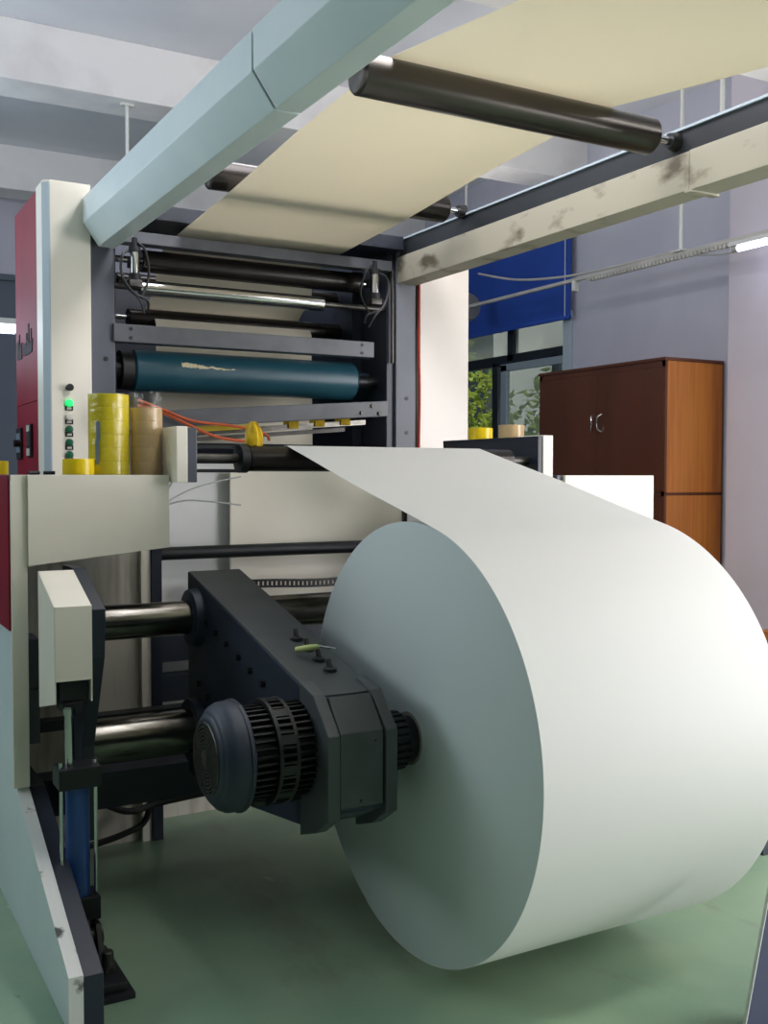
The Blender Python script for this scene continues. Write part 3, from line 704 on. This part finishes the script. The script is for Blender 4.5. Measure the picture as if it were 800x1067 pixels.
for i in range(9):
    zz_ = TZ + .035 + i * .0185; sh = -.0 - .012 * i / 8 if i < 5 else .06
    g.append([b.verts.new((.925 + .0722 * math.cos(ca + sh + d), 3.62 + .0722 * math.sin(ca + sh + d), zz_)) for d in (-.10, -.03, .03, .10)])
for i in range(8):
    for k in range(3): b.faces.new((g[i][k], g[i][k + 1], g[i + 1][k + 1], g[i + 1][k]))
obj('reflection_strip', b, 'meter', parent=wy, smooth=False)  # grey strip modelled in place of a reflection on the wrap
wrap('loose clear sleeve standing up above the tan tape stack', 1.058, 3.62, TZ + .001, TZ + .292, .0565, .0012, 'film', top=False)
tape('single yellow tape roll with dark blue core beside the yellow stack', .812, 3.585, TZ, .053, .054, 'yellowplain', 'bluecore')
tape('yellow tape roll at the far left edge beside the red cabinet', .612, 4.05, TZ, .048, .05, 'yellowplain')
tape('yellow tape roll on the dark shelf in front of the window', 2.755, 4.0, 1.6605, .057, .056, 'yellowplain', group=None)
tape('tan tape roll on the dark shelf in front of the window', 2.755, 3.757, 1.6605, .057, .060, 'tantape', group=None)
for lab, x, y, a in (('black marker pen lying on the tray, nearer the left edge', .668, 3.60, .25), ('black marker pen lying on the tray beside the yellow tape', .722, 3.62, -.2)):
    t = thing('marker_pen', lab, 'pen', (x, y, TZ), 'pens on the tray')
    d = Vector((math.cos(a), math.sin(a), 0)) * .019; c = Vector((x, y, TZ + .0065))
    b = nb(); tube(b, [c - d, c + d * .3], .006, 10); obj('barrel', b, 'black', parent=t)
    b = nb(); tube(b, [c + d * .3, c + d], .0062, 10); obj('cap', b, 'blackmetal', parent=t)

# ------------------------------------------------------------------ the press
FY = 4.70
pr = thing('printing_press', 'tall paper printing press with navy frame, white columns and inner rollers', 'printing press', (1.973, 5.3, 0))
obj('left_column', box(nb(), 1.118, 1.232, FY, 6.2, 0, 2.62, .004), 'slate', parent=pr, smooth=False)
b = nb(); box(b, 2.70, 2.822, FY, 6.2, 0, 2.70, .004); obj('right_column', b, 'slate', parent=pr, smooth=False)
b = nb(); box(b, 1.232, 2.70, 6.12, 6.2, 0, 2.66); obj('rear_light_stop', b, 'navy', parent=pr, smooth=False)  # dark back added to stop light leaking through the press
b = nb(); box(b, 2.655, 2.70, FY + .02, 6.1, 1.2, 2.72, .003); box(b, 2.60, 2.655, FY + .3, 6.1, 1.2, 2.6); obj('inner_side_plate', b, 'navy', parent=pr, smooth=False)
b = nb(); prism(b, [(4.90, 1.94), (4.90, 2.04), (5.3, 2.14), (5.3, 1.90), (4.95, 1.90)], 'X', 2.53, 2.655, .01); obj('roller_bearing_arm', b, 'tealdark', parent=pr, smooth=False)
b = nb(); box(b, 1.232, 1.25, FY + .05, 6.1, 1.3, 2.6); obj('inner_side_plate', b, 'navy', parent=pr, smooth=False)
# bolt holes
for x, z in ((1.19, 2.02), (2.765, 1.90), (2.765, 1.72), (1.19, 1.70)):
    b = nb(); cyl(b, 'Y', (x, z), .010, FY - .004, FY + .01, 16); obj('bolt_hole_plug', b, 'black', parent=pr)
b = nb(); cyl(b, 'Z', (2.675, FY - .005), .010, 2.08, 2.56, 16); obj('vertical_rod', b, 'dulliron', parent=pr)
b = nb(); tube(b, [(2.835, FY - .01, 2.55), (2.832, FY - .012, 2.2), (2.838, FY - .012, 1.9), (2.832, FY - .01, 1.6)], .007, 8); obj('red_hose', b, 'redhose', parent=pr)
# white column covers
b = nb(); prism(b, [(.940, FY - .05), (1.115, FY - .05), (1.115, FY + .12), (.915, FY + .12), (.915, FY - .03)], 'Z', .02, 2.775, .003)
cc = obj('column_cover', b, 'white', parent=pr, smooth=False)
b = nb(); prism(b, [(.936, FY - .053), (.941, FY - .053), (.915, FY - .027), (.911, FY - .027)], 'Z', .03, 2.765); obj('edge_trim', b, 'chamfer', parent=cc, smooth=False)
b = nb(); box(b, 2.842, 3.148, FY - .01, FY + .16, .02, 2.62, .003); obj('column_cover', b, 'whitegloss_dimmed', parent=pr, smooth=False)
BX = 1.014; BY = FY - .05
b = nb(); lathe(b, [(BY, .014), (BY - .012, .013), (BY - .03, .016), (BY - .034, .013)], 'Y', (BX, 1.879), 20); obj('rotary_knob', b, 'black', parent=cc)
for z, mt in ((1.811, 'greenlit'), (1.751, 'whitelens'), (1.696, 'green'), (1.638, 'green'), (1.584, 'green')):
    b = nb(); lathe(b, [(BY, .017), (BY - .010, .017), (BY - .016, .013), (BY - .018, .004)], 'Y', (BX, z), 24)
    o = obj('push_button', b, mt, parent=cc)
    if mt == 'greenlit': o['label'] = 'lit green push button'
    if mt == 'whitelens': o['label'] = 'white push button'
    b = nb(); box(b, BX - .017, BX + .017, BY - .004, BY, z - .032, z - .012); b2 = obj('button_plate', b, 'blackmetal', parent=cc, smooth=False)
    b = nb(); box(b, BX - .010, BX + .010, BY - .006, BY - .001, z - .027, z - .018); obj('button_legend', b, 'whitelens', parent=cc, smooth=False)
# red side cabinet
rx = .930
b = nb(); box(b, rx, 1.112, FY + .125, 5.44, .02, 2.785, .004); rc = obj('red_cabinet', b, 'red', parent=pr, smooth=False)
b = nb(); box(b, rx - .003, rx + .01, FY + .126, FY + .17, .03, 2.77, .001); obj('corner_strip', b, 'red', parent=rc, smooth=False)
b = nb(); box(b, rx - .004, rx, FY + .18, 5.42, 1.838, 1.842); obj('door_seam', b, 'redhose', parent=rc, smooth=False)
# torn dark lettering strip on the cabinet side (illegible)
b = nb(); ly0, ly1, zz = 5.0, 5.42, 2.10
prism(b, [(ly0, zz + .03), (ly0 + .02, zz - .03), (ly0 + .14, zz - .035), (ly0 + .24, zz - .03), (ly0 + .25, zz + .035), (ly0 + .17, zz + .02), (ly0 + .12, zz + .04), (ly0 + .1, zz + .015)], 'X', rx - .003, rx)
prism(b, [(5.27, zz - .04), (5.40, zz - .035), (5.41, zz + .05), (5.35, zz + .06), (5.31, zz + .02), (5.28, zz + .04)], 'X', rx - .003, rx)
for y, h in ((5.03, .08), (5.09, .11), (5.14, .07), (5.33, .085)): box(b, rx - .003, rx, y, y + .018, zz + .01, zz + h)
obj('lettering', b, 'darklabel', parent=rc, smooth=False)
b = nb(); box(b, rx - .012, rx, 5.28, 5.40, 1.575, 1.725, .003); mp = obj('meter_panel', b, 'darklabel', parent=rc, smooth=False)
b = nb(); box(b, rx - .015, rx - .011, 5.29, 5.385, 1.605, 1.70, .002); obj('meter_face', b, 'meter', parent=mp, smooth=False)
b = nb(); cyl(b, 'X', (5.30, 1.65), .018, rx - .04, rx - .01, 16); obj('selector_knob', b, 'black', parent=mp)
b = nb(); box(b, rx - .012, rx, 5.02, 5.13, 1.58, 1.735, .003); mp2 = obj('meter_panel', b, 'darklabel', parent=rc, smooth=False)
b = nb(); box(b, rx - .015, rx - .011, 5.035, 5.115, 1.63, 1.70, .002); obj('meter_face', b, 'dulliron', parent=mp2, smooth=False)
for z0, z1 in ((1.70, 1.73), (1.585, 1.62)):
    b = nb(); box(b, rx - .016, rx - .011, 5.04, 5.11, z0, z1, .002); obj('meter_plate', b, 'whitelens', parent=mp2, smooth=False)
# beams inside
obj('cross_beam', box(nb(), 1.232, 2.66, FY - .03, FY + .05, 2.548, 2.60, .003), 'steelgrey', parent=pr, smooth=False)
obj('cross_beam', box(nb(), 1.222, 2.56, FY - .02, FY + .06, 2.100, 2.180, .003), 'steelgrey', parent=pr, smooth=False)
b = nb()
for x, z in ((1.30, 2.16), (1.30, 2.12), (2.49, 2.16), (2.49, 2.12)): cyl(b, 'Y', (x, z), .008, FY - .024, FY - .018, 12)
obj('bolt', b, 'black', parent=pr)
b = nb(); box(b, 1.232, 2.70, 4.62, 4.98, 2.652, 2.72, .003); obj('top_plate', b, 'navy', parent=pr, smooth=False)
def inner_roller(name, y, z, r, x0, x1, mt, sx0, sx1, sr=.014, smat='dulliron', ch=.004):
    b = nb(); cyl(b, 'X', (y, z), r, x0, x1, 48, ch); o = obj(name, b, mt, parent=pr)
    obj('shaft', cyl(nb(), 'X', (y, z), sr, sx0, x0, 20), smat, parent=o); obj('shaft', cyl(nb(), 'X', (y, z), sr, x1, sx1, 20), smat, parent=o)
    return o
inner_roller('nip_roller', 4.82, 2.500, .052, 1.385, 2.55, 'blackroller', 1.232, 2.66, .016, 'chrome')
inner_roller('chrome_roller', 4.75, 2.362, .036, 1.36, 2.30, 'chrome', 1.232, 2.66, .014)
inner_roller('idle_roller', 5.175, 2.286, .048, 1.42, 2.60, 'blackroller', 1.232, 2.66, .012, 'chrome')
inner_roller('idle_roller', 5.165, 2.465, .040, 1.36, 2.58, 'blackroller', 1.232, 2.66)
tr_ = inner_roller('coating_roller', 4.84, 1.988, .098, 1.338, 2.512, 'teal', 1.232, 2.66, .03, 'blackmetal', .012)
tr_['label'] = 'teal rubber roller with torn label'
b = nb(); cyl(b, 'X', (4.84, 1.988), .092, 1.285, 1.338, 40); cyl(b, 'X', (4.84, 1.988), .06, 1.25, 1.285, 40); obj('end_disc', b, 'black', parent=tr_)
# torn label wrapped on the teal roller
def patch(x0, x1, a0, a1, r, jag):
    b = bmesh.new(); n = 14; top = []; bot = []
    for i in range(n + 1):
        x = x0 + (x1 - x0) * i / n; j = random.uniform(-jag, jag)
        for lst, a in ((top, a1 + j - .12 * i / n), (bot, a0 + random.uniform(-jag, jag))):
            lst.append(b.verts.new((x, 4.84 - r * math.cos(a), 1.988 + r * math.sin(a))))
    for i in range(n): b.faces.new((bot[i], bot[i + 1], top[i + 1], top[i]))
    return b
obj('torn_label', patch(1.56, 1.67, .18, .42, .0990, .05), 'labelpaper', parent=tr_, smooth=False)
obj('torn_label', patch(1.67, 1.84, .16, .29, .0990, .05), 'labelpaper', parent=tr_, smooth=False)
# pneumatic cylinders with hoses
def pneu(x, z, s, sc=1.):
    b = nb(); y = FY - .07
    cyl(b, 'Z', (x, y), .020, z - .06, z + .045, 20); a = obj('air_cylinder', b, 'chrome', parent=pr)
    b = nb(); cyl(b, 'Z', (x, y), .026, z + .04, z + .065, 20); cyl(b, 'Z', (x, y), .013, z + .065, z + .105, 12); cyl(b, 'Z', (x, y), .027, z - .085, z - .055, 20); box(b, x - .018, x + .018, y - .01, y + .06, z - .02, z + .02); obj('fitting', b, 'blackmetal', parent=a)
    b = nb(); box(b, x - .03, x + .03, y - .026, y + .03, z - .115, z - .085, .004); obj('clevis_block', b, 'dulliron', parent=a)
    b = nb()
    tube(b, [(x + s * .02, y, z + .05), (x + s * .06, y - .02, z + .02), (x + s * .065, y - .02, z - .06), (x + s * .02, y - .03, z - .14), (x - s * .05, y - .02, z - .17), (x - s * .06, y, z - .21)], .006, 8)
    tube(b, [(x + s * .02, y, z - .07), (x + s * .05, y - .02, z - .11), (x - s * .01, y - .03, z - .17), (x - s * .04, y - .01, z - .23)], .005, 8)
    tube(b, [(x - s * .01, y, z + .09), (x - s * .05, y, z + .05), (x - s * .07, y + .02, z - .06), (x - s * .03, y, z - .16)], .006, 8)
    obj('air_hose', b, 'black', parent=a)
pneu(1.305, 2.455, -1)
pneu(2.535, 2.475, 1)
# dancer beam and rails below the teal roller
b = nb(); prism(b, [(1.24, 1.772), (2.52, 1.864), (2.52, 1.788), (1.24, 1.696)], 'Y', 4.46, 4.53, .003); o = obj('tilted_beam', b, 'steelgrey', parent=pr, smooth=False)
b = nb()
for x, z in ((2.43, 1.835), (2.37, 1.80), (2.47, 1.80)): cyl(b, 'Y', (x, z), .010, 4.45, 4.465, 12)
obj('bolt', b, 'dulliron', parent=o)
b = nb(); prism(b, [(1.55, 1.70), (2.44, 1.772), (2.44, 1.748), (1.55, 1.676)], 'Y', 4.55, 4.60); obj('slim_rail', b, 'steel', parent=pr, smooth=False)
b = nb(); prism(b, [(1.50, 1.665), (2.36, 1.735), (2.36, 1.715), (1.50, 1.645)], 'Y', 4.62, 4.66); obj('slim_rail', b, 'dulliron', parent=pr, smooth=False)
b = nb(); prism(b, [(1.52, 1.715), (1.86, 1.735), (1.86, 1.715), (1.52, 1.69)], 'Y', 4.53, 4.56); obj('yellow_strip', b, 'yellowplain', parent=pr, smooth=False)
for x in (2.02, 2.16, 2.30):
    b = nb(); z = 1.688 + (x - 1.55) * .081; box(b, x, x + .05, 4.54, 4.61, z - .006, z + .032); obj('yellow_tie', b, 'yellowcloth', parent=pr, smooth=False)
b = nb()
tube(b, [(1.26, 4.44, 1.80), (1.36, 4.42, 1.77), (1.48, 4.42, 1.72), (1.62, 4.44, 1.668), (1.78, 4.46, 1.650)], .007, 8)
tube(b, [(1.26, 4.43, 1.82), (1.38, 4.41, 1.775), (1.50, 4.41, 1.735), (1.70, 4.45, 1.72), (1.86, 4.47, 1.69), (1.9, 4.5, 1.66)], .006, 8)
obj('orange_hose', b, 'orange', parent=pr)
# lower front of the press
obj('lower_panel', box(nb(), 1.235, 3.15, 4.66, 4.69, .03, 1.55), 'palegrey', parent=pr, smooth=False)
obj('cream_panel', box(nb(), 1.745, 2.69, 4.60, 4.615, .70, 1.525, .002), 'cream', parent=pr, smooth=False)
b = nb(); box(b, 2.68, 2.70, 4.58, 4.62, .6, 1.4); obj('panel_post', b, 'black', parent=pr, smooth=False)
b = nb(); cyl(b, 'X', (4.52, 1.143), .030, 1.26, 2.86, 28); obj('foot_rail', b, 'blackmetal', parent=pr)
for z0, z1 in ((.66, .78), (.84, .90), (.48, .60)):
    obj('lower_rail', box(nb(), 1.262, 2.68, 4.48, 4.56, z0, z1, .003), 'navy', parent=pr, smooth=False)
obj('base_rail', box(nb(), 1.23, 2.7, 4.35, 4.45, .0, .10, .003), 'grime', parent=pr, smooth=False)

# cable drag chain in front of the lower panel
ck = nb(); cz, cy_ = .983, 4.50
for k in range(34):
    x = 1.62 + k * .0228; zz = cz + .006 * math.sin(k * .2)
    box(ck, x, x + .0228, cy_ - .014, cy_, zz + .010, zz + .020); box(ck, x, x + .0228, cy_ - .014, cy_, zz - .020, zz - .010); box(ck, x, x + .011, cy_ - .012, cy_ - .002, zz - .011, zz + .011)
box(ck, 1.58, 1.62, cy_ - .016, cy_ + .06, cz - .03, cz + .02)
o = obj('cable_chain', ck, 'black', smooth=False); tag(o, 'black cable drag chain stretched in front of the pale lower panel', 'cable chain')

# wires hanging under the bracket
cbn = thing('cable_bundle', 'thin grey cables tied together below the slate bracket', 'cables', (1.16, 3.95, 1.25))
for pts in ([(1.22, 3.9, 1.47), (1.20, 3.9, 1.42), (1.155, 3.9, 1.35), (1.14, 3.9, 1.30), (1.135, 3.9, 1.24)],
            [(1.24, 3.9, 1.47), (1.205, 3.9, 1.41), (1.165, 3.9, 1.345), (1.20, 3.92, 1.37), (1.30, 3.95, 1.395), (1.42, 4.0, 1.39), (1.6, 4.1, 1.37)],
            [(1.09, 3.9, 1.37), (1.15, 3.9, 1.345), (1.25, 3.95, 1.40), (1.38, 4.0, 1.45), (1.6, 4.1, 1.49)],
            [(1.12, 3.9, 1.25), (1.155, 3.9, 1.34), (1.19, 3.9, 1.41), (1.205, 3.9, 1.47)]):
    b = nb(); tube(b, pts, .0035, 6); obj('cable', b, 'greycable', parent=cbn)
b = nb(); cyl(b, 'X', (3.9, 1.345), .012, 1.142, 1.175, 10); box(b, 1.15, 1.165, 3.885, 3.915, 1.325, 1.366, .003); obj('cable_tie', b, 'black', parent=cbn)

# ------------------------------------------------------------------ overhead: beams, rollers, web
lb = thing('overhead_beam', 'pale blue boxed overhead beam running from the white column toward the viewer', 'beam', (1.15, 2.3, 2.5))
prof = [(1.080, 2.712), (1.080, 2.602), (1.147, 2.507), (1.223, 2.507), (1.223, 2.712)]
def seg(y0, y1, taperend=False):
    b = nb(); bb = bmesh.new()
    prism(bb, prof, 'Y', y0, y1, .003)
    merge(b, bb); return b
obj('beam_cover', seg(-.6, 2.664), 'bluewhite', parent=lb, smooth=False)
b = seg(2.674, 4.64)
bb = bmesh.new()  # far end cap, narrowing towards the column
q = [(1.115, 2.74), (1.10, 2.62), (1.155, 2.53), (1.215, 2.53), (1.215, 2.74)]
va = [bb.verts.new((x, 4.64, z)) for x, z in prof]; vb = [bb.verts.new((x, 4.70, z)) for x, z in [(1.115, 2.70), (1.115, 2.61), (1.16, 2.53), (1.215, 2.53), (1.215, 2.70)]]
bb.faces.new(va); bb.faces.new(vb[::-1])
for i in range(5): bb.faces.new((va[i], va[(i + 1) % 5], vb[(i + 1) % 5], vb[i]))
bmesh.ops.recalc_face_normals(bb, faces=bb.faces); merge(b, bb)
obj('beam_cover', b, 'bluewhite', parent=lb, smooth=False)
b = nb(); prism(b, [(1.155 + (x - 1.155) * .93, 2.61 + (z - 2.61) * .93) for x, z in prof], 'Y', 2.60, 2.74); obj('joint_strip', b, 'black', parent=lb, smooth=False)

rb = thing('overhead_rail', 'dark overhead rail with stained cream cover below it at the right', 'rail', (2.78, 2.4, 2.49))
obj('dark_rail', box(nb(), 2.722, 2.80, -.4, 4.74, 2.63, 2.715, .002), 'railblack', parent=rb, smooth=False)
obj('top_lip', box(nb(), 2.714, 2.81, -.4, 4.74, 2.715, 2.724, .001), 'chamfer', parent=rb, smooth=False)
b = nb(); box(b, 2.708, 2.826, 2.662, 4.70, 2.495, 2.63, .002); obj('cream_cover', b, 'stained', parent=rb, smooth=False)
b = nb(); box(b, 2.706, 2.828, -.4, 2.658, 2.493, 2.632, .002); obj('cream_cover', b, 'stained', parent=rb, smooth=False)
b = nb(); box(b, 2.70, 2.84, 2.645, 2.675, 2.486, 2.494); obj('joint_plate', b, 'stained', parent=rb, smooth=False)

def oh_roller(label, y, z, r, x0, x1, mt, sx0, sx1):
    t = thing('overhead_roller', label, 'roller', ((x0 + x1) / 2, y, z - r), 'overhead guide rollers')
    b = nb(); lathe(b, [(x0, r * .75), (x0 + .004, r * .9), (x0 + .012, r), (x1 - .012, r), (x1 - .004, r * .9), (x1, r * .75)], 'X', (y, z), 56); obj('roller_body', b, mt, parent=t)
    if sx0: obj('shaft', cyl(nb(), 'X', (y, z), .014, sx0, x0, 20), 'chrome', parent=t)
    obj('shaft', cyl(nb(), 'X', (y, z), .014, x1, sx1, 20), 'chrome', parent=t)
    b = nb(); lathe(b, [(sx1 - .035, .026), (sx1, .034)], 'X', (y, z), 24); obj('bearing', b, 'black', parent=t)
    return t
OY, OZ, OR = 2.74, 2.684, .062
oh_roller('long dark overhead roller nearest the viewer, below the bright paper web', OY, OZ, OR, 1.435, 2.606, 'roller', None, 2.722)
oh_roller('second overhead roller farther back, above the paper web', 4.10, 2.735, .062, 1.46, 2.62, 'blackroller', 1.223, 2.722)
# overhead web and its continuation through the press
wp = []
top = (OY, OZ + OR + .001)
wp += [(-.4, 2.35), (.4, 2.448), (1.2, 2.546), (2.0, 2.650)]
for k in range(9):
    a = math.radians(98 - k * 2.2); wp.append((OY + (OR + .0015) * math.cos(a), OZ + (OR + .0015) * math.sin(a)))
wp += [(3.4, 2.716), (4.0, 2.668), (4.1, 2.660), (4.2, 2.655), (4.60, 2.634), (4.70, 2.628), (4.9, 2.615), (5.04, 2.58), (5.09, 2.52), (5.10, 2.46), (5.12, 2.43), (5.22, 2.385), (5.27, 2.355), (5.24, 2.325), (5.12, 2.28), (5.10, 2.25), (5.10, 2.0), (5.09, 1.8), (5.09, 1.66)]
b = nb(); sheet(b, wp, RX0, RX1, .001, 10)
o = obj('paper_web', b, 'webpaper'); tag(o, 'wide cream paper web running overhead and down through the press', 'paper web')

# navy plate at the lower right corner
np_ = thing('leaning_plate', 'navy steel plate standing at the lower right corner of the floor', 'plate', (2.4, 1.9, 0))
b = nb(); prism(b, [(2.170, 0), (2.270, .40), (2.30, .40), (2.36, 0)], 'Y', 1.896, 1.904, .001); obj('plate', b, 'navyplate', parent=np_, smooth=False)
b = nb(); prism(b, [(2.167, 0), (2.267, .40), (2.2705, .40), (2.1705, 0)], 'Y', 1.895, 1.905); obj('edge_strip', b, 'palegrey', parent=np_, smooth=False)
